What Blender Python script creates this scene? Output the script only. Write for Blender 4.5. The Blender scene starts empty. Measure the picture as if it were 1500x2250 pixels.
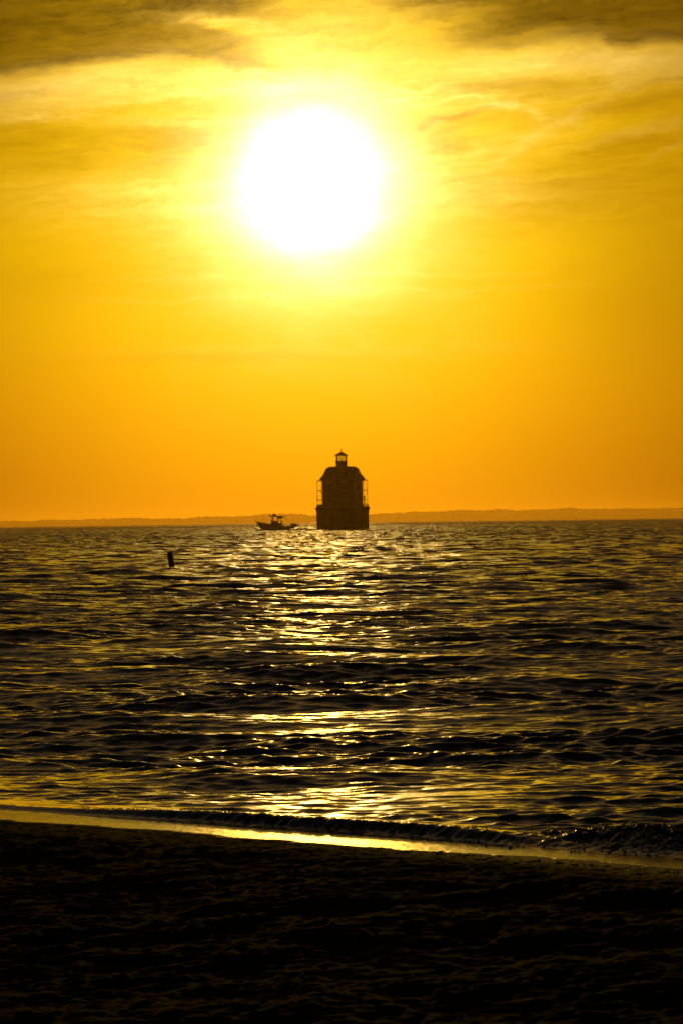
import bpy, bmesh, math, random
import numpy as np
from mathutils import Vector, Matrix, Euler
C = bpy.context.scene.collection
sc = bpy.context.scene
PI = math.pi

# ------------------------------------------------------------------ camera
CAM_H = 1.6
PITCH = 22e-4                     # optical axis a touch above the horizon
ROLL = -math.atan(20 / 1500)      # the photographer held the camera slightly turned
cam_d = bpy.data.cameras.new('camera')
cam = bpy.data.objects.new('camera', cam_d)
C.objects.link(cam)
cam_d.sensor_fit = 'VERTICAL'
cam_d.sensor_height = 36.0
cam_d.sensor_width = 24.0
cam_d.lens = 160.0
cam_d.clip_start = 0.1
cam_d.clip_end = 60000.0
cam.location = (0, 0, CAM_H)
cam.rotation_mode = 'QUATERNION'
M = Matrix.Rotation(PI / 2 + PITCH, 4, 'X') @ Matrix.Rotation(ROLL, 4, 'Z')
cam.rotation_quaternion = M.to_quaternion()
cam_d.dof.use_dof = True
cam_d.dof.focus_distance = 42.0
cam_d.dof.aperture_fstop = 16.0
sc.camera = cam
UNIT = 36.0 / 160.0 / 2250.0      # tangent per photo pixel (1e-4)


def ray(px, py):
    v = Vector(((px - 750) * UNIT, (1125 - py) * UNIT, -1.0))
    v = M.to_3x3() @ v
    return v


def at(px, py, d):
    """world point seen at photo pixel (px, py) at forward distance d"""
    v = ray(px, py)
    return Vector((0, 0, CAM_H)) + v * (d / v.y)


def on_water(px, d):
    p = at(px, 1147, d)
    return Vector((p.x, d, 0))


sv = ray(685, 400).normalized()
SUN_EL = math.asin(sv.z)
SUN_AZ = math.atan2(sv.x, sv.y)

# ------------------------------------------------------------------ node maths helper
class NX:
    """tiny expression builder for math nodes"""
    nt = None

    def __init__(s, sock): s.s = sock

    @staticmethod
    def op(kind, *a, clamp=False):
        n = NX.nt.nodes.new('ShaderNodeMath'); n.operation = kind; n.use_clamp = clamp
        for i, v in enumerate(a):
            if isinstance(v, NX): NX.nt.links.new(v.s, n.inputs[i])
            else: n.inputs[i].default_value = v
        return NX(n.outputs[0])
    def __add__(s, o): return NX.op('ADD', s, o)
    __radd__ = __add__
    def __sub__(s, o): return NX.op('SUBTRACT', s, o)
    def __rsub__(s, o): return NX.op('SUBTRACT', o, s)
    def __mul__(s, o): return NX.op('MULTIPLY', s, o)
    __rmul__ = __mul__
    def __truediv__(s, o): return NX.op('DIVIDE', s, o)
    def pw(s, o): return NX.op('POWER', s, o)
    def exp(s): return NX.op('EXPONENT', s)
    def clamp(s): return NX.op('ADD', s, 0.0, clamp=True)


def sstep(e0, e1, x):
    n = NX.nt.nodes.new('ShaderNodeMapRange'); n.interpolation_type = 'SMOOTHSTEP'
    for i, v in enumerate((x, e0, e1)):
        if isinstance(v, NX): NX.nt.links.new(v.s, n.inputs[i])
        else: n.inputs[i].default_value = v
    return NX(n.outputs[0])


def combine(x, y, z):
    n = NX.nt.nodes.new('ShaderNodeCombineXYZ')
    for i, v in enumerate((x, y, z)):
        if isinstance(v, NX): NX.nt.links.new(v.s, n.inputs[i])
        else: n.inputs[i].default_value = v
    return n.outputs[0]


def noise(vec, scale=1.0, detail=4, rough=.55, dist=0.0, out=0, dims='3D'):
    n = NX.nt.nodes.new('ShaderNodeTexNoise'); n.noise_dimensions = dims
    NX.nt.links.new(vec, n.inputs['Vector'])
    n.inputs['Scale'].default_value = scale; n.inputs['Detail'].default_value = detail
    n.inputs['Roughness'].default_value = rough; n.inputs['Distortion'].default_value = dist
    return NX(n.outputs[out])


# ------------------------------------------------------------------ world: Nishita sky + aureole and thin clouds round the sun
world = bpy.data.worlds.new('World')
sc.world = world
world.use_nodes = True
nt = world.node_tree
nt.nodes.clear()
NX.nt = nt
sky = nt.nodes.new('ShaderNodeTexSky')
sky.sky_type = 'NISHITA'
sky.sun_disc = False
sky.sun_elevation = SUN_EL
sky.sun_rotation = SUN_AZ
sky.air_density = 1.3
sky.dust_density = 2.0
bg1 = nt.nodes.new('ShaderNodeBackground')
tint = nt.nodes.new('ShaderNodeMix'); tint.data_type = 'RGBA'; tint.blend_type = 'MULTIPLY'
tint.inputs[0].default_value = 1.0; tint.inputs[7].default_value = (1.0, .94, .03, 1)      # warm white balance
bg1.inputs[1].default_value = 0.085

tc = nt.nodes.new('ShaderNodeTexCoord')
sep = nt.nodes.new('ShaderNodeSeparateXYZ')
nt.links.new(tc.outputs['Generated'], sep.inputs[0])
dx, dy, dz = (NX(sep.outputs[i]) for i in range(3))
dist_n = nt.nodes.new('ShaderNodeVectorMath'); dist_n.operation = 'DISTANCE'
nt.links.new(tc.outputs['Generated'], dist_n.inputs[0]); dist_n.inputs[1].default_value = sv
TH = NX(dist_n.outputs['Value']) * 1e4             # angle from the sun, 1e-4 rad
AZ = NX.op('ARCTAN2', dx, dy) * 1e4
EL = dz * 1e4


# the low sky is amber with haze, higher up it turns neutral
nt.links.new(sky.outputs[0], tint.inputs[6])
tn = nt.nodes.new('ShaderNodeMix'); tn.data_type = 'RGBA'
nt.links.new(sstep(800.0, 1800.0, EL).s, tn.inputs[0])
nt.links.new(tint.outputs[2], tn.inputs[6]); nt.links.new(sky.outputs[0], tn.inputs[7])


def sky_ae(px, py):
    X, Y = px - 750, 1147 - py
    return X + .01333 * Y, Y - .01333 * X

# warped sky coordinates
v1 = combine(AZ / 380.0, EL / 150.0, 0.0)
w1 = noise(v1, 1.0, 9, .64) - .5
w2 = noise(combine(AZ / 260.0, EL / 120.0, 7.3), 1.0, 9, .66) - .5
A2 = AZ + w1 * 150.0
E2 = EL + w2 * 62.0
fine = noise(combine(AZ / 70.0, EL / 30.0, 3.1), 1.0, 8, .68) - .5
A3 = A2 + fine * 26.0
A2 = A2 + fine * 40.0
E2 = E2 + fine * 30.0
billow = noise(combine(AZ / 42.0, EL / 24.0, 12.0), 1.0, 8, .66) - .5


def gauss(px, py, sx, sy, slope=0.0):
    """soft elliptical patch of cloud in sky angles; slope = rise per unit azimuth"""
    a, e = sky_ae(px, py)
    u = A2 - a
    v = E2 - e
    if slope: v = v - u * slope
    q = (u / sx).pw(2.0) if False else (u / sx) * (u / sx)
    r = (v / sy) * (v / sy)
    return ((q + r) * -1.0).exp()


def total(lst):
    t = None
    for amp, g in lst:
        t = g * amp if t is None else t + g * amp
    return t

# lower edge of the high dark cloud, as elevation against azimuth
crv = nt.nodes.new('ShaderNodeFloatCurve')
edge_pts = [(-400, 230), (0, 186), (100, 170), (200, 152), (300, 140), (400, 137), (480, 146), (560, 163), (660, 150), (760, 128),
            (900, 122), (1000, 122), (1100, 116), (1180, 104), (1260, 98), (1310, 103), (1350, 118), (1420, 108), (1500, 108), (1900, 130)]
pts = []
for px, py in edge_pts:
    a, e = sky_ae(px, py)
    pts.append(((a + 1250) / 2500, (e - 800) / 400))
cm = crv.mapping.curves[0]
cm.points[0].location = pts[0]; cm.points[1].location = pts[-1]
for p in pts[1:-1]: cm.points.new(*p)
crv.mapping.update()
nt.links.new(((A3 + 1250.0) / 2500.0).clamp().s, crv.inputs['Value'])
EDGE = NX(crv.outputs[0]) * 400.0 + 800.0
EB = EL + w2 * 22.0 + fine * 26.0
over = sstep(-8.0, 26.0, EB - EDGE)
# bright fan that splits the dark cloud
fan = total([(1.15, gauss(790, 70, 190, 80)), (1.0, gauss(520, 62, 150, 17, -.13)), (.9, gauss(640, 100, 100, 34, -.3)),
             (.8, gauss(680, 10, 110, 30)), (.9, gauss(820, 150, 260, 60)), (.25, gauss(460, 110, 180, 25, -.1)),
             (.35, gauss(1180, 80, 90, 10, .1)), (.3, gauss(1000, 50, 130, 18, .3))]).clamp()
dark = over * (1.0 - fan)
below = EDGE - EB
rimx = (below - 30.0) / 42.0
rim = (rimx * rimx * -1.0).exp() * (1.0 - fan * .5)
streak = noise(combine((AZ + EL * .9 + w1 * 160.0) / 420.0, (EL - AZ * .12 + w2 * 50.0) / 42.0, 1.7), 1.0, 9, .68, .6) - .5
high = sstep(420.0, 800.0, EL)
veil = noise(combine(AZ / 900.0, EL / 30.0, 9.0), 1.0, 4, .6) - .5

veil_n = nt.nodes.new('ShaderNodeVectorMath'); veil_n.operation = 'SCALE'      # the high cloud hides the clear sky behind it
nt.links.new(tn.outputs[2], veil_n.inputs[0])
nt.links.new((1.0 - dark * .80 * (1.0 - sstep(1300.0, 2600.0, EL))).s, veil_n.inputs['Scale'])
nt.links.new(veil_n.outputs[0], bg1.inputs[0])
fibre = noise(combine((AZ + EL * .5 + w1 * 260.0) / 150.0, (EL - AZ * .10 + w2 * 120.0) / 15.0, 5.5), 1.0, 10, .72, .25) - .5
bright = total([
    (.20, gauss(260, 222, 260, 10, .12)), (.16, gauss(150, 178, 160, 12, .22)), (.16, gauss(1330, 130, 200, 12, -.03)), (.14, gauss(1010, 170, 160, 14, .1)),
    (.10, gauss(790, 80, 210, 90)), (.26, gauss(470, 52, 130, 14, -.12)), (.22, gauss(640, 105, 110, 34, -.3)),
    (.30, gauss(470, 195, 230, 34)), (.14, gauss(170, 205, 200, 30, .1)), (.60, gauss(640, 185, 130, 34)), (.35, gauss(860, 235, 110, 40, -.2)),
    (.34, gauss(430, 262, 170, 13, .02)), (.22, gauss(60, 262, 160, 10, .05)),
    (.30, gauss(330, 440, 230, 50)), (.22, gauss(480, 470, 160, 90)),
    (.34, gauss(960, 215, 190, 26, -.1)), (.36, gauss(1110, 240, 110, 11, -.3)),
    (.34, gauss(890, 350, 70, 80)), (.22, gauss(1090, 330, 130, 26, .25)),
    (.20, gauss(1180, 310, 130, 13, .6)), (.22, gauss(1200, 145, 220, 24)), (.16, gauss(1430, 160, 140, 20)),
    (.20, gauss(1290, 205, 150, 16, .12)), (.14, gauss(1420, 290, 150, 14, .2)), (.12, gauss(1480, 330, 60, 8, .45)),
    (.14, gauss(1000, 430, 240, 60)), (.16, gauss(700, 608, 330, 6)), (.12, gauss(860, 640, 300, 5, .02)),
    (.10, gauss(640, 655, 380, 6)), (.05, gauss(700, 770, 420, 16))])
dim = total([(.26, gauss(800, 10, 460, 85)), 
    (.20, gauss(190, 330, 270, 52)), (.22, gauss(420, 300, 120, 26)), (.20, gauss(20, 330, 160, 90)), (.30, gauss(40, 215, 70, 10, .2)),
    (.42, gauss(1010, 262, 120, 10, .25)), (.36, gauss(1130, 195, 160, 18)), (.30, gauss(990, 320, 60, 20)),
    (.50, gauss(1390, 235, 160, 22, .14)), (.34, gauss(1470, 180, 110, 9, .2)), (.42, gauss(1400, 320, 170, 26, .16)),
    (.34, gauss(1340, 420, 320, 70)), (.30, gauss(770, 150, 70, 8)), (.20, gauss(540, 200, 60, 6, -.1)),
    (.12, gauss(420, 790, 300, 10)), (.12, gauss(150, 620, 260, 60)), (.22, gauss(1460, 640, 220, 160))])

r_sun = (TH / 1180.0)
glow = (r_sun * r_sun * -1.15).exp() * .99
rf = TH / 3200.0
glow = glow + (rf * rf * -1.0).exp() * .035
# off to the sides the glow weakens sooner than it does downwards
side = ((AZ + 60.0) / 860.0)
glow = glow * ((side * side) * -.75).exp()
THn = TH * (1.0 + w1 * .42 + w2 * .34 + fine * .14)
core = ((THn / 65.0).pw(1.04) * -1.0).exp() * 27.0
mult = (1.0 - dim * .9 - dark * (.60 + .2 * sstep(1150.0, 1500.0, EL)) + streak * high * .62 + veil * .05 + bright * .28)
bright = bright * NX.op('MAXIMUM', 1.0 + fibre * 4.5 + streak * 2.0 + billow * 2.2, .1)
mult = mult + fibre * high * .95 + billow * sstep(600.0, 900.0, EL) * .35
inten = glow * NX.op('MAXIMUM', mult, .06)
g_el = sstep(-100.0, 620.0, EL) * .265 + .375
g_el = g_el * (1.0 - dark * .14 - dim * .08 - sstep(350.0, 1100.0, TH) * .13)
# dark cloud is browner
RR = inten + bright * glow * .30 + rim * glow * high * .20
GG = inten * g_el + bright * glow * .33 + rim * glow * .19
BB = inten * .004 + bright * glow * .24 + rim * glow * .10
halo = ((THn / 270.0).pw(2.0) * -1.0).exp() * .16
RR = RR + core + halo * .5
GG = GG + core * .70 + halo * .40
BB = BB + core * .38 + halo * .46
below_h = sstep(-60.0, -5.0, EL)
comb = nt.nodes.new('ShaderNodeCombineColor')
for i, v in enumerate((RR, GG, BB)): nt.links.new((v * below_h).s, comb.inputs[i])
bg2 = nt.nodes.new('ShaderNodeBackground')
nt.links.new(comb.outputs[0], bg2.inputs[0]); bg2.inputs[1].default_value = 12.1
add = nt.nodes.new('ShaderNodeAddShader'); wo = nt.nodes.new('ShaderNodeOutputWorld')
nt.links.new(bg1.outputs[0], add.inputs[0]); nt.links.new(bg2.outputs[0], add.inputs[1])
nt.links.new(add.outputs[0], wo.inputs['Surface'])
world.cycles.sampling_method = 'MANUAL'
world.cycles.sample_map_resolution = 2048

# ------------------------------------------------------------------ sun
sun_d = bpy.data.lights.new('sun', 'SUN')
sun_d.energy = 2.4
sun_d.angle = math.radians(0.53)
sun_d.color = (1.0, 0.52, 0.035)
sun = bpy.data.objects.new('sun', sun_d)
C.objects.link(sun)
sun.rotation_euler = (-sv).to_track_quat('-Z', 'Y').to_euler()
sun.location = sv * 200

vs = sc.view_settings
vs.view_transform = 'Standard'
vs.look = 'None'
vs.exposure = -3.6
vs.gamma = 1.0
vs.use_curve_mapping = False
sc.cycles.use_denoising = True
sc.cycles.max_bounces = 6
sc.cycles.volume_bounces = 0
sc.cycles.sample_clamp_direct = 120
sc.cycles.sample_clamp_indirect = 40
sc.cycles.caustics_reflective = False
sc.cycles.caustics_refractive = False

# ------------------------------------------------------------------ helpers
def tag(o, label=None, cat=None, group=None, kind=None):
    if label: o['label'] = label
    if cat: o['category'] = cat
    if group: o['group'] = group
    if kind: o['kind'] = kind
    return o


def empty(name, loc, rz=0.0):
    o = bpy.data.objects.new(name, None); C.objects.link(o)
    o.location = loc; o.rotation_euler = (0, 0, rz); o.empty_display_size = .3
    return o


def mat(name, col, rough=.7, metal=0.0, scale=3.0, vary=.25, bump=.0, spec=.5):
    m = bpy.data.materials.new(name); m.use_nodes = True
    t = m.node_tree; b = t.nodes['Principled BSDF']
    tcn = t.nodes.new('ShaderNodeTexCoord'); nz = t.nodes.new('ShaderNodeTexNoise')
    nz.inputs['Scale'].default_value = scale; nz.inputs['Detail'].default_value = 6
    t.links.new(tcn.outputs['Object'], nz.inputs['Vector'])
    rp = t.nodes.new('ShaderNodeValToRGB')
    rp.color_ramp.elements[0].position = .3; rp.color_ramp.elements[1].position = .7
    rp.color_ramp.elements[0].color = (*[c * (1 - vary) for c in col], 1)
    rp.color_ramp.elements[1].color = (*[min(1, c * (1 + vary)) for c in col], 1)
    t.links.new(nz.outputs[0], rp.inputs[0]); t.links.new(rp.outputs[0], b.inputs['Base Color'])
    b.inputs['Roughness'].default_value = rough; b.inputs['Metallic'].default_value = metal
    b.inputs['Specular IOR Level'].default_value = spec
    if bump:
        bp = t.nodes.new('ShaderNodeBump'); bp.inputs['Strength'].default_value = bump
        t.links.new(nz.outputs[0], bp.inputs['Height']); t.links.new(bp.outputs[0], b.inputs['Normal'])
    return m


class MB:
    def __init__(s): s.bm = bmesh.new()

    def box(s, c, size, rot=None):
        m = Matrix.Translation(c) @ (rot.to_4x4() if rot else Matrix.Identity(4)) @ Matrix.Diagonal((*size, 1))
        bmesh.ops.create_cube(s.bm, size=1.0, matrix=m); return s

    def tube(s, a, b, r, r2=None, n=8):
        a, b = Vector(a), Vector(b); d = b - a
        q = d.to_track_quat('Z', 'Y').to_matrix().to_4x4()
        bmesh.ops.create_cone(s.bm, cap_ends=True, segments=n, radius1=r, radius2=r if r2 is None else r2,
                              depth=d.length, matrix=Matrix.Translation((a + b) / 2) @ q)
        return s

    def path(s, pts, r, n=8):
        for a, b in zip(pts[:-1], pts[1:]): s.tube(a, b, r, n=n)
        return s

    def lathe(s, prof, n=32, c=(0, 0, 0), a0=0.0, caps=True):
        rings = []
        for r, z in prof:
            rings.append([s.bm.verts.new((c[0] + r * math.cos(a0 + 2 * PI * i / n), c[1] + r * math.sin(a0 + 2 * PI * i / n), c[2] + z)) for i in range(n)])
        for A, B in zip(rings[:-1], rings[1:]):
            for i in range(n): s.bm.faces.new((A[i], A[(i + 1) % n], B[(i + 1) % n], B[i]))
        if caps:
            s.bm.faces.new(rings[0][::-1]); s.bm.faces.new(rings[-1])
        return s

    def loft(s, rings, closed=True, caps=True):
        R = [[s.bm.verts.new(p) for p in ring] for ring in rings]
        n = len(R[0])
        for A, B in zip(R[:-1], R[1:]):
            for i in range(n if closed else n - 1): s.bm.faces.new((A[i], A[(i + 1) % n], B[(i + 1) % n], B[i]))
        if caps and closed:
            s.bm.faces.new(R[0][::-1]); s.bm.faces.new(R[-1])
        return s

    def ball(s, c, r, sub=2, scale=(1, 1, 1)):
        bmesh.ops.create_icosphere(s.bm, subdivisions=sub, radius=1.0,
                                   matrix=Matrix.Translation(c) @ Matrix.Diagonal((r * scale[0], r * scale[1], r * scale[2], 1)))
        return s

    def build(s, name, m, parent=None, smooth=False, bevel=0.0):
        if bevel:
            bmesh.ops.bevel(s.bm, geom=s.bm.edges[:] , offset=bevel, segments=2, affect='EDGES', profile=.5)
        bmesh.ops.recalc_face_normals(s.bm, faces=s.bm.faces[:])
        me = bpy.data.meshes.new(name); s.bm.to_mesh(me); s.bm.free()
        me.materials.append(m)
        if smooth:
            me.polygons.foreach_set('use_smooth', [True] * len(me.polygons))
        o = bpy.data.objects.new(name, me); C.objects.link(o); o.parent = parent
        return o


def copy_tree(o, parent=None):
    kids = list(o.children)
    c = o.copy(); C.objects.link(c); c.parent = parent
    for ch in kids: copy_tree(ch, c)
    return c


def grid_mesh(name, X, Y, Z, m, attrs=None):
    """one sheet from 2-D arrays"""
    nr, nc = X.shape
    co = np.stack([X, Y, Z], -1).reshape(-1, 3).astype(np.float32)
    idx = np.arange(nr * nc, dtype=np.int32).reshape(nr, nc)
    q = np.stack([idx[:-1, :-1], idx[:-1, 1:], idx[1:, 1:], idx[1:, :-1]], -1).reshape(-1)
    me = bpy.data.meshes.new(name)
    me.vertices.add(nr * nc); me.vertices.foreach_set('co', co.ravel())
    nf = (nr - 1) * (nc - 1)
    me.loops.add(nf * 4); me.loops.foreach_set('vertex_index', q)
    me.polygons.add(nf)
    me.polygons.foreach_set('loop_start', np.arange(0, nf * 4, 4, dtype=np.int32))
    me.polygons.foreach_set('use_smooth', np.ones(nf, dtype=bool))
    me.update(calc_edges=True)
    for k, v in (attrs or {}).items():
        at_ = me.attributes.new(k, 'FLOAT', 'POINT'); at_.data.foreach_set('value', v.reshape(-1).astype(np.float32))
    me.materials.append(m)
    o = bpy.data.objects.new(name, me); C.objects.link(o)
    return o


rng = np.random.default_rng(11)
_perm = rng.permutation(512)
_grad = rng.random((512,)).astype(np.float32) * 2 - 1


def vnoise(x, y, seed=0):
    """smooth value noise in -1..1"""
    x = np.asarray(x, np.float32) + seed * 17.13; y = np.asarray(y, np.float32) + seed * 9.71
    xi = np.floor(x); yi = np.floor(y)
    fx = x - xi; fy = y - yi
    xi = xi.astype(np.int64); yi = yi.astype(np.int64)
    fx = fx * fx * fx * (fx * (fx * 6 - 15) + 10); fy = fy * fy * fy * (fy * (fy * 6 - 15) + 10)
    def h(a, b): return _grad[(_perm[(a & 511)] + b * 31 + seed * 7) & 511]
    a = h(xi, yi); b = h(xi + 1, yi); c = h(xi, yi + 1); d = h(xi + 1, yi + 1)
    return (a + (b - a) * fx) * (1 - fy) + (c + (d - c) * fx) * fy


def fbm(x, y, octv=4, seed=0, gain=.5):
    t = 0; a = 1.0; n = 0
    ca, sa = math.cos(.6), math.sin(.6)
    for o in range(octv):
        t = t + a * vnoise(x, y, seed + o); n += a; a *= gain
        x, y = (x * ca - y * sa) * 2.03, (x * sa + y * ca) * 2.03
    return t / n


def ss(a, b, x):
    t = np.clip((x - a) / (b - a), 0, 1); return t * t * (3 - 2 * t)

# ------------------------------------------------------------------ shoreline frame
def shore_st(x, y):
    xc = np.clip(x, -8, 8)
    ysh = 22.75 - 1.25 * x - .03 * xc * xc
    s = (y - ysh) / 1.6
    t = (x - 1.25 * (y - 22.75)) / 1.6
    return s, t


def film_edge(t):
    return -.05 + .13 * vnoise(t * .9, t * 0, 3) + .03 * vnoise(t * 5, t * 0, 4) + .012 * vnoise(t * 19, t * 0, 5)


def beach_z(s, t):
    """smooth profile of the beach: a nearly flat wash zone, then a low berm"""
    tilt = .004 + .022 * ss(.3, 2.2, t) + .006 * (1 - ss(-3.0, -1.5, t))
    z = np.where(s > 0, -tilt * s - .045 * np.maximum(s - .5, 0), 0.0)
    b = np.maximum(-s, 0)
    z = z + .012 * np.minimum(b, .3) + .030 * np.clip(b - .3, 0, .5) - .058 * np.clip(b - .8, 0, 5.5) + .03 * np.maximum(b - 9, 0)
    return np.maximum(z, -1.2)

# ------------------------------------------------------------------ water
def wave_components():
    comps = []
    r = np.random.default_rng(5)
    def band(n, l0, l1, slope, mean, spread):
        for i in range(n):
            lam = l0 * (l1 / l0) ** ((i + r.random()) / n)
            phi = mean + r.normal() * spread
            k = 2 * PI / lam
            a = slope / math.sqrt(n) * math.sqrt(2) / k * (0.7 + .6 * r.random())
            comps.append((lam, phi, a, r.random() * 2 * PI))
    band(14, 2.2, 5.2, .080, -1.74, .50)
    band(7, 1.6, 4.0, .045, -1.0, .35)
    band(22, .6, 2.0, .078, -1.70, .42)
    band(50, .12, .55, .175, -1.62, .55)
    return comps


def build_water():
    d_th = 2.7e-4
    dense = np.arange(-.092, .092, d_th)
    g = .092 + np.cumsum(d_th * 1.22 ** np.arange(1, 36)); g = g[g < 1.35]
    th = np.concatenate([-g[::-1], dense, g]).astype(np.float64)
    rs = [15.0]
    while rs[-1] < 17000:
        r = rs[-1]
        if r < 19.5: d = .08
        elif r < 28: d = .022
        elif r < 150: d = max(.022, .00105 * r)
        elif r < 2000: d = min(.00105 * 150 + .00155 * (r - 150), .85)
        else: d = .85 + (r - 2000) * .014
        rs.append(r + d)
    rs = np.array(rs)
    dr = np.gradient(rs)
    R, T = np.meshgrid(rs, th, indexing='ij')
    X = (R * np.sin(T)).astype(np.float64); Y = (R * np.cos(T)).astype(np.float64)
    s, t = shore_st(X, Y)
    s = s.astype(np.float32); t = t.astype(np.float32)
    DR = dr[:, None]
    Z = np.zeros(X.shape, np.float32); DX = np.zeros_like(Z); DY = np.zeros_like(Z)
    grp = (1.0 + .55 * fbm(X / 7.0, Y / 9.0, 3, 20)).astype(np.float32)
    grp2 = (1.0 + .8 * fbm(X / 2.6, Y / 4.0, 3, 31)).astype(np.float32)
    shA = ss(.9, 9.0, s); shB = ss(.8, 3.4, s); shC = ss(.55, 1.5, s)
    # slicks of calmer water
    calm = .85 * np.exp(-((X - .2 - .22 * (Y - 25.7)) / 1.15) ** 2 - ((Y - 25.7) / 2.1) ** 2) \
        + .55 * np.exp(-((X - .1) / 1.4) ** 2 - ((Y - 38.0) / 3.5) ** 2) + .45 * np.exp(-((X + .6) / 1.8) ** 2 - ((Y - 60.0) / 7.0) ** 2) \
        + .35 * np.exp(-((X + 2.4) / .6) ** 2 - ((Y - 36.0) / 2.5) ** 2)
    calm = calm.astype(np.float32)
    shA = shA * (1 - .55 * calm); shB = shB * (1 - calm); shC = shC * (1 - .8 * calm)
    for lam, phi, a, ph in wave_components():
        k = 2 * PI / lam; kx, ky = k * math.cos(phi), k * math.sin(phi)
        w = np.clip((lam / dr - 2.2) / 2.0, 0, 1)
        rows = np.nonzero(w > 0)[0]
        if len(rows) == 0: continue
        e = rows[-1] + 1
        arg = ((kx * X[:e] + ky * Y[:e] + ph) % (2 * PI)).astype(np.float32)
        amp = (w[:e, None] * a).astype(np.float32)
        if lam > 2.5: amp = amp * shA[:e]
        elif lam > .75: amp = amp * shB[:e] * grp[:e]
        else: amp = amp * shC[:e] * grp2[:e]
        Z[:e] += amp * np.cos(arg)
        sn = np.sin(arg) * amp * .85
        DX[:e] -= sn * math.cos(phi); DY[:e] -= sn * math.sin(phi)
    # shore break: a small wave standing up along the beach
    nz = vnoise(t * .8, t * 0, 8); nz2 = vnoise(t * 3.1, t * 0, 9)
    scx = .60 - .12 * (1 - ss(-3.2, -1.2, t)) + .10 * nz + .012 * nz2 - .03 * t
    win = (.35 + .65 * ss(-3.6, -1.4, t)) * (1 - ss(.2, 1.5, t))
    H = (.052 + .004 * nz2) * win
    u = s - scx
    prof = np.where(u < 0, np.exp(-(u / .07) ** 2), np.exp(-(u / .30) ** 2))
    lip = .006 * vnoise(t * 9, s * 9, 14) + .022 * fbm(t * 26, s * 12, 3, 15)
    Z += H * prof * (1 + lip * 4)
    # shallow trough with long smooth ripples behind the break
    Z += .008 * win * np.exp(-((s - 2.4) / .9) ** 2) * np.sin(s * 3.0 + .4 * t)
    # collapsed, foaming wave further right
    fo = ss(.3, 1.3, t) * np.exp(-((s - .86) / .25) ** 2)
    lump = np.abs(fbm(t * 4.5, s * 6.0, 4, 40)); lump2 = np.abs(fbm(t * 14, s * 17, 3, 47))
    Z += fo * (.024 + .056 * (1 - 2.2 * lump) + .030 * (1 - 2.4 * lump2))
    fo2 = ss(-3.0, -1.0, t) * np.exp(-((s - .52) / .10) ** 2)
    Z += fo2 * .012 * fbm(t * 22, s * 14, 3, 52)
    zb = beach_z(s, t)
    ed = film_edge(t)
    film_z = zb + .0025 + .0010 * fbm(t * 6, s * 14, 3, 60)
    Z = np.where(s < 1.6, np.maximum(Z, film_z), Z)
    Z = np.where(s < ed, zb + .002 - .06 * np.clip((ed - s) / .30, 0, 1), Z)
    fade = ss(.15, .6, s)
    XX = X + DX * fade; YY = Y + DY * fade
    film = (1 - ss(.22, .42, s)) * (Z < film_z + .012)
    mic = .10 + .05 * ss(60, 500, R) + .06 * ss(500, 1500, R)
    mic = mic * (1 - .6 * calm) * (.25 + .75 * ss(.4, 1.6, s)) * (1 - .8 * film)
    foam = np.clip(fo * 1.2, 0, 1) + fo2 * .5
    return grid_mesh('water', XX, YY, Z, water_mat(), {'film': film, 'mic': mic, 'foam': foam})


def water_mat():
    m = bpy.data.materials.new('sea_water'); m.use_nodes = True
    t = m.node_tree; NX.nt = t
    b = t.nodes['Principled BSDF']
    b.inputs['Base Color'].default_value = (.006, .009, .007, 1)
    b.inputs['IOR'].default_value = 1.333
    geo = t.nodes.new('ShaderNodeNewGeometry')
    def attr(n):
        a = t.nodes.new('ShaderNodeAttribute'); a.attribute_name = n; return NX(a.outputs['Fac'])
    mic, film, foam = attr('mic'), attr('film'), attr('foam')
    sp = t.nodes.new('ShaderNodeSeparateXYZ'); t.links.new(geo.outputs['Position'], sp.inputs[0])
    x, y = NX(sp.outputs[0]), NX(sp.outputs[1])
    # small ripples too fine for the mesh, stretched along the crests
    v = combine(x * .65, y * 1.5, 0.0)
    def nvec(scale, det):
        n = t.nodes.new('ShaderNodeTexNoise'); n.inputs['Scale'].default_value = scale
        n.inputs['Detail'].default_value = det; n.inputs['Roughness'].default_value = .6
        t.links.new(v, n.inputs['Vector'])
        s_ = t.nodes.new('ShaderNodeSeparateXYZ'); t.links.new(n.outputs['Color'], s_.inputs[0])
        return NX(s_.outputs[0]) - .5, NX(s_.outputs[1]) - .5
    ax, ay = nvec(9.0, 5)
    fx, fy = nvec(45.0, 4)
    cx, cy = nvec(1.7, 4)
    far = sstep(35.0, 220.0, y)
    k = mic * 5.0
    px = ax * k * 1.2 + cx * far * 3.0 + fx * film * .75
    py = ay * k + cy * far * 1.0 - sstep(110.0, 600.0, y) * .135 - sstep(1500.0, 2300.0, y) * .10 + fy * film * .42
    vm = t.nodes.new('ShaderNodeVectorMath'); vm.operation = 'ADD'
    t.links.new(geo.outputs['Normal'], vm.inputs[0]); t.links.new(combine(px, py, 0.0), vm.inputs[1])
    nm = t.nodes.new('ShaderNodeVectorMath'); nm.operation = 'NORMALIZE'
    t.links.new(vm.outputs[0], nm.inputs[0]); t.links.new(nm.outputs[0], b.inputs['Normal'])
    t.links.new((film * .13 + foam * .08 + mic * .22 + .05).s, b.inputs['Roughness'])
    return m

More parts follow.
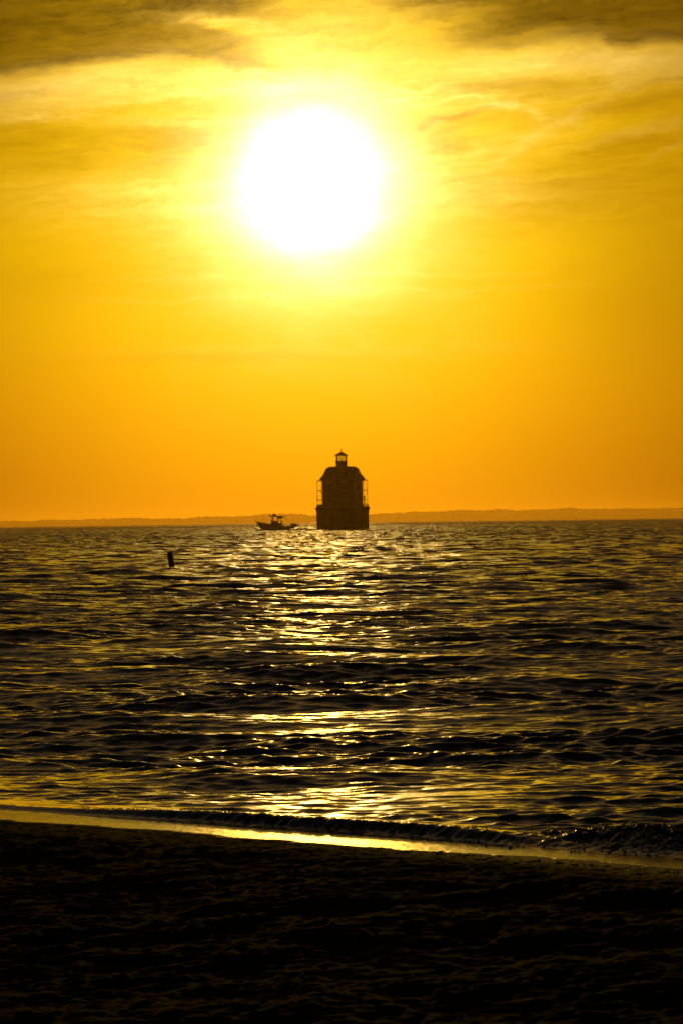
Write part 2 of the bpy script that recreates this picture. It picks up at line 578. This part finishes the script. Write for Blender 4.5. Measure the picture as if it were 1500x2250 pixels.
# ------------------------------------------------------------------ beach
def sand_mat():
    m = bpy.data.materials.new('beach_sand'); m.use_nodes = True
    t = m.node_tree; NX.nt = t; b = t.nodes['Principled BSDF']
    geo = t.nodes.new('ShaderNodeNewGeometry')
    a = t.nodes.new('ShaderNodeAttribute'); a.attribute_name = 'wet'; wet = NX(a.outputs['Fac'])
    n1 = noise(geo.outputs['Position'], 2.3, 6, .6); n2 = noise(geo.outputs['Position'], 260.0, 2, .5)
    mx = t.nodes.new('ShaderNodeMix'); mx.data_type = 'RGBA'
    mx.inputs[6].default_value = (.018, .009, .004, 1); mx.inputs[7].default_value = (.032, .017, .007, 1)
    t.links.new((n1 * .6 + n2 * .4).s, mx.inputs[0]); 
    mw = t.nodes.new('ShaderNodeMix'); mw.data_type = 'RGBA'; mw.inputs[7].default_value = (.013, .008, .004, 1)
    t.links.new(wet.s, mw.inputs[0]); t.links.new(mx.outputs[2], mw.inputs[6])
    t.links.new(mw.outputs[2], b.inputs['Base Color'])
    t.links.new((.9 - wet * .25).s, b.inputs['Roughness'])
    t.links.new((.03 + wet * .12).s, b.inputs['Specular IOR Level'])
    bp = t.nodes.new('ShaderNodeBump'); bp.inputs['Strength'].default_value = .5; bp.inputs['Distance'].default_value = .004
    t.links.new(n2.s, bp.inputs['Height']); t.links.new(bp.outputs[0], b.inputs['Normal'])
    return m


def sand_height(x, y):
    s, t = shore_st(x, y)
    z = beach_z(s, t)
    lum = fbm(x / .42, y / .55, 4, 70) ; lum2 = fbm(x / .13, y / .16, 3, 77)
    rid = 1 - 2 * np.abs(fbm(x / .30, y / .5, 2, 83))
    k = ss(-.05, -1.3, s) if False else 1 - ss(-1.3, -.10, s)
    z = z + k * (.026 * lum + .010 * lum2 + .004 * rid + .005 * fbm(x / .05, y / .06, 2, 95))
    z = z + (1 - ss(-.22, -.07, s)) * .006 * fbm(x / .035, y / .045, 2, 90)
    return z, s, t


def build_beach():
    xs = np.arange(-2.5, 2.5, .0125)
    g = 2.5 + np.cumsum(.02 * 1.25 ** np.arange(1, 46)); g = g[g < 500]
    xs = np.concatenate([-g[::-1], xs, g])
    ys = np.arange(11.5, 27.0, .021)
    g1 = 27 + np.cumsum(.03 * 1.25 ** np.arange(1, 40)); g1 = g1[g1 < 400]
    g0 = 11.5 - np.cumsum(.03 * 1.25 ** np.arange(1, 36)); g0 = g0[g0 > -120]
    ys = np.concatenate([g0[::-1], ys, g1])
    Y, X = np.meshgrid(ys, xs, indexing='ij')
    Z, s, t = sand_height(X, Y)
    Z = np.where(s > 12, -1.2, Z)
    wet = (1 - ss(.12, .75, -s + .12 * vnoise(t * 1.5, s, 66))) * (.2 + .8 * ss(-.5, 2.0, t))
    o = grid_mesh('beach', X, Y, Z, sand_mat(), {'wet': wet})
    return tag(o, kind='structure')


w = build_water(); tag(w, kind='structure')
build_beach()

def hz(x, y):
    z, s, t = sand_height(np.array([float(x)]), np.array([float(y)]))
    return float(z[0])


def blob_cloud(name, pts, m, kind='stuff', sub=1, seed=3):
    """many small irregular solids as one mesh: pts rows = x, y, z, rx, ry, rz"""
    bm = bmesh.new(); bmesh.ops.create_icosphere(bm, subdivisions=sub, radius=1.0)
    v0 = np.array([v.co[:] for v in bm.verts], np.float32); f0 = np.array([[v.index for v in f.verts] for f in bm.faces], np.int32); bm.free()
    r = np.random.default_rng(seed); pts = np.asarray(pts, np.float32); n = len(pts)
    V = np.repeat(v0[None], n, 0) * (1 + .28 * (r.random((n, len(v0), 1)).astype(np.float32) - .5))
    V = V * pts[:, None, 3:6]
    an = r.random(n) * 6.28; ca, sa = np.cos(an)[:, None], np.sin(an)[:, None]
    V = np.stack([V[..., 0] * ca - V[..., 1] * sa, V[..., 0] * sa + V[..., 1] * ca, V[..., 2]], -1) + pts[:, None, :3]
    F = (f0[None] + (np.arange(n) * len(v0))[:, None, None]).reshape(-1, 3)
    me = bpy.data.meshes.new(name)
    me.vertices.add(n * len(v0)); me.vertices.foreach_set('co', V.astype(np.float32).ravel())
    me.loops.add(len(F) * 3); me.loops.foreach_set('vertex_index', F.astype(np.int32).ravel())
    me.polygons.add(len(F)); me.polygons.foreach_set('loop_start', np.arange(0, len(F) * 3, 3, dtype=np.int32))
    me.polygons.foreach_set('use_smooth', np.ones(len(F), dtype=bool))
    me.update(calc_edges=True); me.materials.append(m)
    o = bpy.data.objects.new(name, me); C.objects.link(o); o['kind'] = kind
    return o

# pebbles and shell grit washed up on the sand
rr = np.random.default_rng(21)
P = []
for i in range(2600):                       # line of grit just above the wash
    t_ = rr.uniform(-3.4, 3.4); s_ = -abs(rr.normal(0, .30)) - .10
    x = (t_ + 1.25 * s_) / 1.6; y = 22.75 + (s_ * 1.6 - (0)) ; y = 22.75 - 1.25 * x + 1.6 * s_
    if x < .1 and rr.random() < .8: continue
    if float(fbm(np.array([t_ * 2.2]), np.array([s_ * 6.]), 2, 12)[0]) < rr.uniform(-.25, .35): continue
    q = rr.uniform(.0012, .0045) * (1.0 + (rr.random() < .04) * 1.0)
    P.append((x, y, hz(x, y) + q * .3, q * 1.3, q, q * .7))
for i in range(520):                        # scattered near the photographer
    y = rr.uniform(14.0, 16.4) - abs(rr.normal(0, .3)); x = rr.uniform(-1.6, 1.6)
    if rr.random() < ss(14.6, 16.3, np.array(y)): continue
    q = rr.uniform(.002, .006)
    P.append((x, y, hz(x, y) + q * .3, q * 1.4, q, q * .8))
pebble_m = mat('wet_pebble', (.16, .12, .08), .16, 0, 40, .5)
blob_cloud('pebbles', P, pebble_m)

# foam of the collapsed wave
P = []
wm = w.data
for i in range(4200):
    t_ = rr.uniform(.4, 4.6); s_ = rr.normal(.80, .20)
    if s_ < .25: continue
    x = (t_ + 1.25 * s_) / 1.6 - .55 * 0; xx = (t_ * 1.0 + 1.25 * s_) / 1.6
    # invert the shore frame
    det = 1.6
    x = (t_ * 1.6 + 1.25 * (s_ * 1.6)) / (1 + 1.25 ** 2); y = 22.75 - 1.25 * x + 1.6 * s_
    fo = float(ss(.3, 1.3, np.array(t_))) * math.exp(-((s_ - .86) / .25) ** 2)
    l1 = abs(float(fbm(np.array([t_ * 4.5]), np.array([s_ * 6.0]), 4, 40)[0])); l2 = abs(float(fbm(np.array([t_ * 14]), np.array([s_ * 17]), 3, 47)[0]))
    if l1 > .16 + .1 * rr.random(): continue
    z = fo * (.024 + .056 * (1 - 2.2 * l1) + .030 * (1 - 2.4 * l2))
    q = rr.uniform(.003, .011)
    P.append((x, y, z + q * .4, q, q, q * .8))
for i in range(900):
    t_ = rr.uniform(-3.0, 1.0); sc_ = .60 - .12 * (1 - float(ss(-3.2, -1.2, np.array(t_)))) + .10 * float(vnoise(np.array([t_ * .8]), np.array([0.]), 8)[0]) - .03 * t_
    if float(fbm(np.array([t_ * 3.]), np.array([2.]), 2, 33)[0]) < rr.uniform(-.3, .3): continue
    u_ = rr.normal(-.02, .035); s_ = sc_ + u_
    x = (t_ * 1.6 + 1.25 * (s_ * 1.6)) / (1 + 1.25 ** 2); y = 22.75 - 1.25 * x + 1.6 * s_
    z = .052 * (.35 + .65 * float(ss(-3.6, -1.4, np.array(t_)))) * math.exp(-(u_ / (.07 if u_ < 0 else .3)) ** 2)
    q = rr.uniform(.0015, .0045)
    P.append((x, y, z + q * .3, q * 1.3, q, q))
foam_m = mat('foam', (.55, .55, .52), .26, 0, 60, .1)
blob_cloud('foam', P, foam_m)

# ------------------------------------------------------------------ far shore: low land with a wood along it
SHORE_D = 15000.0
soil = mat('far_soil', (.10, .085, .05), .9, 0, .01)
leaf_far = mat('far_foliage', (.05, .065, .028), .9, 0, .02, .4)
prof_px = [(-700, 17), (0, 14), (60, 13), (110, 15), (160, 13.5), (230, 16), (300, 17), (345, 13.5), (370, 15.5), (400, 13.5), (450, 17.5), (520, 17),
           (550, 18), (575, 21), (600, 22.5), (640, 21.5), (690, 17.5), (760, 16), (830, 18.5), (850, 20), (890, 20), (905, 23.5), (960, 21.5),
           (1010, 25), (1060, 23), (1095, 25.5), (1130, 22), (1200, 24), (1250, 26.5), (1290, 23.5), (1380, 23), (1440, 22), (1500, 24), (2200, 20)]
px_, h_ = zip(*prof_px)
def land_h(px): return np.interp(px, px_, h_) * UNIT * SHORE_D
xs_px = np.linspace(-700, 2200, 400)
LX = (xs_px - 750) * UNIT * SHORE_D
rows = []
for k, (dyy, f) in enumerate([(-150, -.1), (-60, .12), (0, .3), (300, .5), (900, .45), (1600, -.1)]):
    rows.append((LX * (1 + dyy / SHORE_D), np.full_like(LX, SHORE_D + dyy), land_h(xs_px) * f))
o = grid_mesh('land', np.stack([a for a, _, _ in rows]), np.stack([b for _, b, _ in rows]), np.stack([c for _, _, c in rows]), soil)
tag(o, kind='structure')
P = []
for i in range(5200):
    px = rr.uniform(-700, 2200); dep = rr.uniform(0, 700)
    h = float(land_h(px)); hh = h * rr.uniform(.80, 1.02) + 1.5 * float(vnoise(np.array([px / 9.]), np.array([1.]), 5)[0])
    r_ = rr.uniform(5, 9)
    z = max(hh - r_ * .9, 2)
    P.append(((px - 750) * UNIT * (SHORE_D + dep), SHORE_D + dep, z, r_ * 1.2, r_ * 1.2, r_))
    P.append(((px - 750) * UNIT * (SHORE_D + dep) + 3, SHORE_D + dep - 6, z * .5, r_ * 1.5, r_ * 1.3, z * .55 + 2))
blob_cloud('treeline', P, leaf_far)

# ------------------------------------------------------------------ lighthouse
LD = 1000.0
brick = mat('brick_wall', (.26, .10, .07), .85, 0, 1.5, .3)
iron = mat('caisson_iron', (.10, .055, .04), .75, 0, .8, .5)
white = mat('white_paint', (.30, .22, .17), .5, 0, 2.0, .1)
slate = mat('roof_slate', (.16, .09, .07), .8, 0, 2.0, .25)
black = mat('black_iron', (.03, .03, .03), .5, .2, 4, .3)
steel = mat('galvanised_steel', (.35, .34, .32), .45, .8, 6, .2)
timber = mat('scaffold_plank', (.30, .21, .12), .8, 0, 5, .3)
dglass = mat('window_pane', (.03, .035, .04), .08, 0, 1, .2)


def clear_glass():
    m = bpy.data.materials.new('lantern_glass'); m.use_nodes = True; t = m.node_tree
    t.nodes.remove(t.nodes['Principled BSDF']); out = t.nodes['Material Output']
    tr = t.nodes.new('ShaderNodeBsdfTransparent'); tr.inputs[0].default_value = (.86, .88, .86, 1)
    gl = t.nodes.new('ShaderNodeBsdfGlossy'); gl.inputs['Roughness'].default_value = .05
    fr = t.nodes.new('ShaderNodeFresnel'); mx = t.nodes.new('ShaderNodeMixShader')
    nz = t.nodes.new('ShaderNodeTexNoise'); nz.inputs['Scale'].default_value = 3
    t.links.new(nz.outputs[0], gl.inputs['Color'])
    t.links.new(fr.outputs[0], mx.inputs[0]); t.links.new(tr.outputs[0], mx.inputs[1]); t.links.new(gl.outputs[0], mx.inputs[2])
    t.links.new(mx.outputs[0], out.inputs['Surface']); return m

cglass = clear_glass()
base = on_water(752.9, LD)
lh = empty('lighthouse', base, math.radians(8))
tag(lh, 'dark lighthouse with mansard roof and glazed lantern on a round caisson in the water', 'lighthouse')

# caisson: riveted iron drum with a flared top
prof = [(5.75, -3.0), (5.74, 0.0), (5.72, 1.5), (5.74, 3.4), (5.80, 4.2), (5.95, 4.45), (6.02, 4.62), (5.98, 4.80), (5.80, 4.82)]
MB().lathe(prof, 64).build('caisson', iron, lh)
c_o = lh.children[0]
mb = MB()
for z in (.9, 1.9, 2.9, 3.7):                       # plate seams
    mb.lathe([(5.75, z - .04), (5.79, z - .03), (5.79, z + .03), (5.75, z + .04)], 64, caps=False)
mb.build('plate_seam', iron, c_o)
MB().lathe([(5.6, 4.80), (5.78, 4.83), (5.78, 4.93), (5.5, 4.95)], 64).build('deck', mat('deck_concrete', (.28, .26, .23), .9), lh)
# gallery parapet and rail
mb = MB()
for i in range(40):
    a = 2 * PI * i / 40; p = Vector((5.62 * math.cos(a), 5.62 * math.sin(a), 4.93))
    mb.tube(p, p + Vector((0, 0, .55)), .035, n=6)
for z in (5.18, 5.47):
    for i in range(40):
        a, b = 2 * PI * i / 40, 2 * PI * (i + 1) / 40
        mb.tube((5.62 * math.cos(a), 5.62 * math.sin(a), z), (5.62 * math.cos(b), 5.62 * math.sin(b), z), .035, n=6)
mb.build('railing', black, lh)
# stone riprap is absent here; a ladder runs down the drum
mb = MB()
for sgn in (-.25, .25): mb.tube((sgn, -5.86, -1), (sgn, -5.86, 4.9), .04)
for k in range(14): mb.tube((-.25, -5.86, .1 + k * .35), (.25, -5.86, .1 + k * .35), .025, n=6)
mb.build('ladder', black, lh)

# octagonal brick house
RA = 4.30 / math.cos(PI / 8) * .985
A0 = PI / 8
MB().lathe([(RA + .12, 4.9), (RA + .12, 5.35), (RA, 5.4), (RA, 7.95), (RA + .06, 7.97), (RA + .06, 8.12), (RA, 8.14), (RA, 10.55), (RA + .14, 10.65), (RA + .14, 10.85)], 8, a0=A0).build('house_wall', brick, lh)
ap = RA * math.cos(PI / 8)
def face_m(i):
    a = PI / 4 * i
    return Matrix.Rotation(a, 4, 'Z')
for i in range(8):
    for lvl, zc in ((0, 6.7), (1, 9.3)):
        if i == 6 and lvl == 0: continue
        fm = face_m(i)
        e_ = MB()
        for y0, z0, sy, sz in ((-.5, 0, .12, 1.7), (.5, 0, .12, 1.7), (0, .85, 1.12, .12), (0, -.85, 1.2, .12), (0, 0, .9, .06)):
            e_.box((ap + .045, y0, zc + z0), (.16, sy, sz))
        e_.bm.transform(fm); f = e_.build('window', white, lh)
        g_ = MB().box((ap + .012, 0, zc), (.04, .9, 1.6)); g_.bm.transform(fm); g_.build('pane', dglass, f)
        l_ = MB().box((ap + .04, 0, zc + 1.08), (.12, 1.35, .26)); l_.bm.transform(fm); l_.build('lintel', mat('stone_lintel', (.4, .37, .32), .85) if 'stone_lintel' not in bpy.data.materials else bpy.data.materials['stone_lintel'], f)
fm = face_m(6)
e_ = MB().box((ap + .05, 0, 6.15), (.12, 1.0, 2.2)); e_.bm.transform(fm); dr_ = e_.build('door', mat('door_paint', (.08, .10, .08), .6), lh)
e_ = MB().ball((ap + .15, .36, 6.1), .05, 1); e_.bm.transform(fm); e_.build('handle', steel, dr_)

# bell-cast mansard roof
roof = MB().lathe([(5.05, 10.78), (5.18, 10.86), (5.14, 10.98), (4.62, 11.55), (4.10, 12.25), (3.80, 12.9), (3.56, 13.42), (3.28, 13.46), (3.26, 13.66), (3.1, 13.74), (1.2, 13.85)], 8, a0=A0).build('roof', slate, lh)
for i in range(8):
    a = A0 + i * PI / 4
    pr = [(5.16, 10.98), (4.64, 11.57), (4.12, 12.27), (3.82, 12.92), (3.58, 13.44)]
    MB().path([(r * math.cos(a), r * math.sin(a), z) for r, z in pr], .06, 6).build('hip_ridge', slate, roof)
for i in (1, 3, 5, 7, 6):
    fm = face_m(i)
    e_ = MB()
    e_.loft([[(3.2, -.5, 11.55), (4.18, -.5, 11.55), (4.18, -.5, 12.6), (3.2, -.5, 12.6)], [(3.2, .5, 11.55), (4.18, .5, 11.55), (4.18, .5, 12.6), (3.2, .5, 12.6)]])
    e_.loft([[(3.0, -.64, 12.58), (4.30, -.64, 12.58), (4.30, 0, 12.98), (3.0, 0, 12.98)][:4], [(3.0, .64, 12.58), (4.30, .64, 12.58), (4.30, 0, 13.0), (3.0, 0, 13.0)][:4]])
    e_.bm.transform(fm); dm = e_.build('dormer', slate, lh)
    e_ = MB().box((4.2, 0, 12.05), (.06, .66, .85)); e_.bm.transform(fm); e_.build('pane', dglass, dm)

# lantern
lx = -.12
MB().lathe([(1.28, 13.8), (1.28, 14.9), (1.22, 15.02)], 8, (lx, 0, 0), A0).build('lantern_base', white, lh)
MB().lathe([(1.30, 14.80), (1.52, 14.84), (1.52, 14.92), (1.30, 14.93)], 8, (lx, 0, 0), A0).build('lantern_gallery', black, lh)
for i in range(8):
    a = A0 + i * PI / 4
    a -= A0 + math.radians(8)
    MB().tube((lx + 1.16 * math.cos(a), 1.16 * math.sin(a), 15.0), (lx + 1.16 * math.cos(a), 1.16 * math.sin(a), 16.2), .028, n=6).build('lantern_mullion', black, lh)
for i in range(8):
    a = i * PI / 4 - math.radians(8); b = a + PI / 4; r_ = 1.14
    p, q = Vector((lx + r_ * math.cos(a), r_ * math.sin(a), 0)), Vector((lx + r_ * math.cos(b), r_ * math.sin(b), 0))
    d = (q - p).normalized(); n_ = Vector((d.y, -d.x, 0)) * .01
    p2, q2 = p + d * .06, q - d * .06
    MB().loft([[p2 - n_ + Vector((0, 0, 15.03)), q2 - n_ + Vector((0, 0, 15.03)), q2 + n_ + Vector((0, 0, 15.03)), p2 + n_ + Vector((0, 0, 15.03))],
               [p2 - n_ + Vector((0, 0, 16.15)), q2 - n_ + Vector((0, 0, 16.15)), q2 + n_ + Vector((0, 0, 16.15)), p2 + n_ + Vector((0, 0, 16.15))]]).build('lantern_pane', cglass, lh)
MB().lathe([(.07, 15.0), (.07, 15.15), (.12, 15.2), (.12, 15.42), (.05, 15.48)], 12, (lx, 0, 0)).build('lamp', steel, lh)
lr = MB().lathe([(1.2, 16.14), (1.56, 16.16), (1.54, 16.25), (1.02, 16.55), (.52, 16.82), (.20, 17.02), (.12, 17.10)], 16, (lx, 0, 0)).build('lantern_roof', black, lh)
MB().tube((lx, 0, 17.05), (lx, 0, 17.8), .06).ball((lx, 0, 17.55), .16, 2).build('finial', black, lr)

# scaffold towers on the caisson deck either side of the house
def scaffold(x0, x1, y0, y1, top, ext, label, extra):
    t_ = empty('scaffold_tower', base + Vector(((x0 + x1) / 2, 0, 4.95)))
    tag(t_, label, 'scaffold', 'scaffold towers round the lighthouse')
    w_ = (x1 - x0) / 2; d_ = (y1 - y0)
    for x in (-w_, w_):
        for y in (y0, (y0 + y1) / 2, y1):
            MB().tube((x, y, 0), (x, y, top + (ext if (x > 0) == extra else 0)), .045, n=6).build('post', steel, t_)
    for k, z in enumerate((1.45, 3.55, 5.7)):
        mb = MB()
        for y in (y0, (y0 + y1) / 2, y1): mb.tube((-w_, y, z), (w_, y, z), .045, n=6)
        for x in (-w_, w_):
            mb.tube((x, y0, z), (x, y1, z), .045, n=6)
        mb.build('ledger', steel, t_)
        MB().box((0, (y0 + y1) / 2, z + .09), (w_ * 2 + .1, d_ + .1, .06)).build('plank', timber, t_)
        if k < 2 or True:
            g = MB()
            for x in (-w_, w_): g.tube((x, y0, z + 1.0), (x, y1, z + 1.0), .03, n=6)
            g.build('guard_rail', steel, t_)
    b = MB()
    for k, z in enumerate((0, 1.5, 3.6)):
        b.tube((-w_ if k % 2 else w_, y0, z), (w_ if k % 2 else -w_, y0, z + 2.0), .025, n=6)
    b.build('brace', steel, t_)
    return t_

scaffold(-5.55, -4.55, -1.5, 1.5, 5.95, .0, 'tubular scaffold with plank decks against the boat-side wall of the lighthouse', False)
scaffold(4.55, 5.45, -1.5, 1.5, 5.95, 1.0, 'tubular scaffold with a taller pole against the lighthouse wall away from the boat', False)
# ventilation stack and box on the deck
st = empty('deck_stack', base + Vector((4.78, -1.9, 4.95)))
tag(st, 'slim capped pipe rising from the caisson deck beside the lighthouse wall', 'pipe')
MB().tube((0, 0, 0), (0, 0, 2.0), .10, n=10).build('pipe', iron, st)
MB().lathe([(.10, 1.9), (.2, 2.0), (.2, 2.2), (.05, 2.4)], 12).build('cowl', iron, st)
bx = empty('deck_locker', base + Vector((-4.95, -2.0, 4.95)))
tag(bx, 'low storage locker on the caisson deck beneath the boat-side scaffold', 'locker')
MB().box((0, 0, .24), (1.15, .8, .48), ).build('locker_body', iron, bx, bevel=.02)
MB().box((0, 0, .515), (1.22, .86, .06)).build('lid', iron, bx)

# ------------------------------------------------------------------ motor boat
BD = 940.0
kx = UNIT * BD
bp_ = on_water(604, BD)
bp_ = on_water(606, BD)
boat = empty('motor_boat', bp_, math.radians(176))      # local +x is the bow
tag(boat, 'small open motor boat with a hard top heading away from the lighthouse', 'boat')
hullw = mat('hull_gelcoat', (.30, .30, .30), .35, 0, 1, .1)
canvas = mat('seat_vinyl', (.4, .38, .34), .6)
# stations: (x forward, keel z, sheer z, half beam at sheer, half beam at chine)
stn = [(3.95, 1.75, 1.85, .04, .02), (3.6, 1.05, 1.74, .42, .10), (3.1, .45, 1.62, .80, .30), (2.4, .0, 1.46, 1.08, .60),
       (1.2, -.25, 1.28, 1.22, .92), (0.0, -.30, 1.10, 1.25, 1.02), (-1.5, -.30, .88, 1.25, 1.05), (-3.1, -.28, .80, 1.20, 1.02)]
rings = []
for x, zk, zs, bs, bc in stn:
    zc = zk + (zs - zk) * .38
    rings.append([(x, -bs, zs), (x, -(bs + bc) / 2 - .03, (zs + zc) / 2), (x, -bc, zc), (x, 0, zk), (x, bc, zc), (x, (bs + bc) / 2 + .03, (zs + zc) / 2), (x, bs, zs), (x, bs * .84, zs + .01), (x, bs * .80, zs - .30), (x, -bs * .80, zs - .30), (x, -bs * .84, zs + .01)])
hull = MB().loft(rings).build('hull', hullw, boat)
mb = MB()
for sg in (-1, 1): mb.path([(x, sg * bs, zs + .02) for x, zk, zs, bs, bc in stn], .045, 6)
mb.build('rub_rail', black, hull)
mb = MB()
for sg in (-1, 1):
    q = [(x, sg * bs * .86, zs + h) for (x, zk, zs, bs, bc), h in zip(stn[:5], (.36, .30, .28, .26, .02))]
    mb.path(q, .025, 6)
    for (x, y, z), (sx, zk, zs, bs, bc) in zip(q[:4], stn[:4]): mb.tube((x, y, z), (x, y, zs), .02, n=6)
mb.tube((3.95, -.04, 2.2), (3.95, .04, 2.2), .025)
mb.build('bow_rail', steel, boat)
MB().box((4.1, 0, 1.93), (.5, .16, .08)).ball((4.22, 0, 1.98), .11, 1).build('anchor_roller', steel, boat)
# centre console with windscreen
MB().loft([[(1.1, -.5, .70), (-.35, -.5, .70), (-.35, .5, .70), (1.1, .5, .70)],
           [(1.0, -.48, 1.6), (-.35, -.48, 1.6), (-.35, .48, 1.6), (1.0, .48, 1.6)],
           [(.86, -.44, 2.00), (-.30, -.44, 2.04), (-.30, .44, 2.04), (.86, .44, 2.00)]]).build('console', hullw, boat)
MB().loft([[(.80, -.42, 2.02), (.74, -.42, 2.02), (.74, .42, 2.02), (.80, .42, 2.02)], [(.66, -.40, 2.36), (.61, -.40, 2.36), (.61, .40, 2.36), (.66, .40, 2.36)]]).build('windscreen', cglass, boat)
MB().box((-.9, 0, 1.10), (.80, 1.0, .9)).box((-1.22, 0, 1.78), (.22, 1.0, .62)).build('helm_seat', canvas, boat, bevel=.03)
# hard top on four legs
top = MB().loft([[(1.45, -1.0, 2.92), (-2.0, -1.0, 2.74), (-2.0, 1.0, 2.74), (1.45, 1.0, 2.92)], [(1.35, -.92, 3.14), (-1.85, -.92, 2.98), (-1.85, .92, 2.98), (1.35, .92, 3.14)]]).build('hard_top', white, boat)
for x, xt in ((.85, .55), (-.35, -.6)):
    for sg in (-1, 1): MB().tube((x, sg * .55, 1.1), (xt, sg * .8, 2.85), .085, n=6).build('leg', steel, boat)
MB().lathe([(.30, 3.05), (.38, 3.15), (.36, 3.36), (.16, 3.48)], 16, (.25, 0, 0)).build('radar_dome', white, boat)
MB().box((-.85, 0, 2.62), (1.1, .9, .34)).build('electronics_box', black, boat)
MB().tube((2.3, .4, 1.4), (2.45, .4, 3.0), .02, n=6).build('antenna', steel, boat)
for k in range(3): MB().tube((-1.9, -.6 + .6 * k, 2.8), (-2.3, -.6 + .6 * k, 3.25), .015, n=5).build('rod_holder', steel, top)
# outboard
ob = MB().loft([[(-3.05, -.28, .5), (-4.0, -.24, .5), (-4.0, .24, .5), (-3.05, .28, .5)], [(-3.0, -.34, .9), (-4.45, -.34, .85), (-4.45, .34, .85), (-3.0, .34, .9)],
                [(-3.1, -.32, 1.15), (-4.4, -.33, 1.2), (-4.4, .33, 1.2), (-3.1, .32, 1.15)], [(-3.3, -.24, 1.46), (-4.15, -.24, 1.46), (-4.15, .24, 1.46), (-3.3, .24, 1.46)]]).build('outboard_motor', black, boat)
MB().tube((-3.6, 0, .5), (-3.6, 0, -.6), .13, .08).build('motor_leg', black, ob)

# helmsman is not made out in the photograph; wake streams behind the stern
P = []
for i in range(420):
    u = rr.random(); x = bp_.x + 3.7 + u * 11; y = BD + rr.normal(0, .5 + u * 1.2)
    P.append((x, y, .10 + rr.random() * .10, .35, .25, .12 * (1 - u * .5)))
blob_cloud('wake', P, mat('wake_water', (.05, .05, .045), .25, 0, 3, .3))

# ------------------------------------------------------------------ leaning piling
PD = 168.0
pb = on_water(376.6, PD)
pile = empty('wooden_piling', pb)
tag(pile, 'lone dark wooden piling leaning out of the water in front of the boat', 'piling')
pile.rotation_euler = (0, math.radians(-6.3), 0)
rings = []
for i, (z, r_) in enumerate([(-.8, .108), (0, .107), (.12, .105), (.30, .104), (.42, .107), (.50, .108), (.555, .103), (.585, .085), (.60, .04)]):
    rings.append([(r_ * (1 + .05 * math.sin(3 * a + i) + .03 * math.sin(7 * a)) * math.cos(a), r_ * (1 + .05 * math.sin(3 * a + i)) * math.sin(a), z) for a in [2 * PI * j / 20 for j in range(20)]])
MB().loft(rings).build('post', mat('weathered_timber', (.07, .05, .035), .85, 0, 12, .4, .4), pile, smooth=True)
MB().lathe([(.112, .33), (.116, .34), (.116, .37), (.112, .38)], 20, caps=False).build('iron_band', iron, pile)

# ------------------------------------------------------------------ things left on the sand
def ground_at(px, py):
    v = ray(px, py)
    lo, hi = 5.0, 30.0
    for _ in range(40):
        m_ = (lo + hi) / 2; p = Vector((0, 0, CAM_H)) + v * (m_ / v.y)
        s_, t_ = shore_st(np.array(p.x), np.array(p.y))
        if p.z > float(beach_z(s_, t_)): lo = m_
        else: hi = m_
    return Vector((p.x, p.y, hz(p.x, p.y)))

shell_m = mat('shell', (.45, .38, .30), .3, 0, 30, .2)
p = ground_at(178, 2122)
rings = []
for i in range(9):
    v_ = i / 8; ring = []
    for j in range(11):
        a = math.radians(-70 + 14 * j)
        rad = .028 * v_ * (1 + .025 * math.cos(j * PI))
        ring.append((rad * math.sin(a), .012 * math.sin(v_ * 2.4), rad * math.cos(a)))
    rings.append(ring)
sh = MB().loft(rings, closed=False, caps=False)
r0 = bmesh.ops.solidify(sh.bm, geom=sh.bm.faces[:], thickness=.0015)
sh = sh.build('shell', shell_m, None, smooth=True); sh.location = p + Vector((0, 0, .004)); sh.rotation_euler = (math.radians(20), math.radians(25), .3)
tag(sh, 'curved pale clam shell standing on its edge in the dark sand', 'shell')
weed_m = mat('dried_eelgrass', (.22, .14, .06), .45, 0, 20, .3)
def weed(px, py, pts, r_, label, extra):
    p = ground_at(px, py)
    mb = MB()
    for path in pts:
        mb.path([Vector(q) * .01 for q in path], r_, 6)
    for c, rr_ in extra: mb.ball(Vector(c) * .01, rr_, 1, (1.4, .8, .7))
    o = mb.build('seaweed', weed_m, None); o.location = p
    return tag(o, label, 'seaweed', 'seaweed scraps on the dark sand')
weed(62, 2217, [[(-3.6, 0, 1.0), (-2.4, 0, 2.4), (-1.0, 0, 2.4), (.2, 0, 1.2), (1.2, 0, .8), (3, 0, .4)], [(-3, .5, .6), (0, .4, .9), (2.4, 0, 1.0)]], .0012,
     'thin arched strand of seaweed with a swollen tip on dark sand', [((2.4, 0, .9), .008), ((1.4, 0, 1.1), .006)])
weed(116, 2222, [[(-2.4, 0, .6), (-1.6, 0, 1.8), (-.4, 0, 1.2), (.6, 0, 2.6), (1.2, 0, 1.6), (2.6, 0, .3)], [(-1, .6, .5), (.2, .6, 1.8), (1.8, .4, .9)]], .0016,
     'knobbly brown clump of seaweed beside the thin arched strand', [((-1.6, 0, 1.3), .007), ((-.2, 0, 1.5), .008), ((.9, 0, 1.9), .008), ((1.9, 0, .8), .008)])

# ------------------------------------------------------------------ haze
hb = MB().box((0, 8300, 20.0), (15000, 17400, 44.4)).build('haze', bpy.data.materials.new('haze_air'))
tag(hb, kind='stuff')
hm = hb.data.materials[0]; hm.use_nodes = True; t = hm.node_tree; t.nodes.clear()
out = t.nodes.new('ShaderNodeOutputMaterial'); pv = t.nodes.new('ShaderNodeVolumePrincipled')
pv.inputs['Color'].default_value = (1.0, .66, .15, 1)
pv.inputs['Density'].default_value = 4.0e-5
pv.inputs['Anisotropy'].default_value = .86
t.links.new(pv.outputs[0], out.inputs['Volume'])
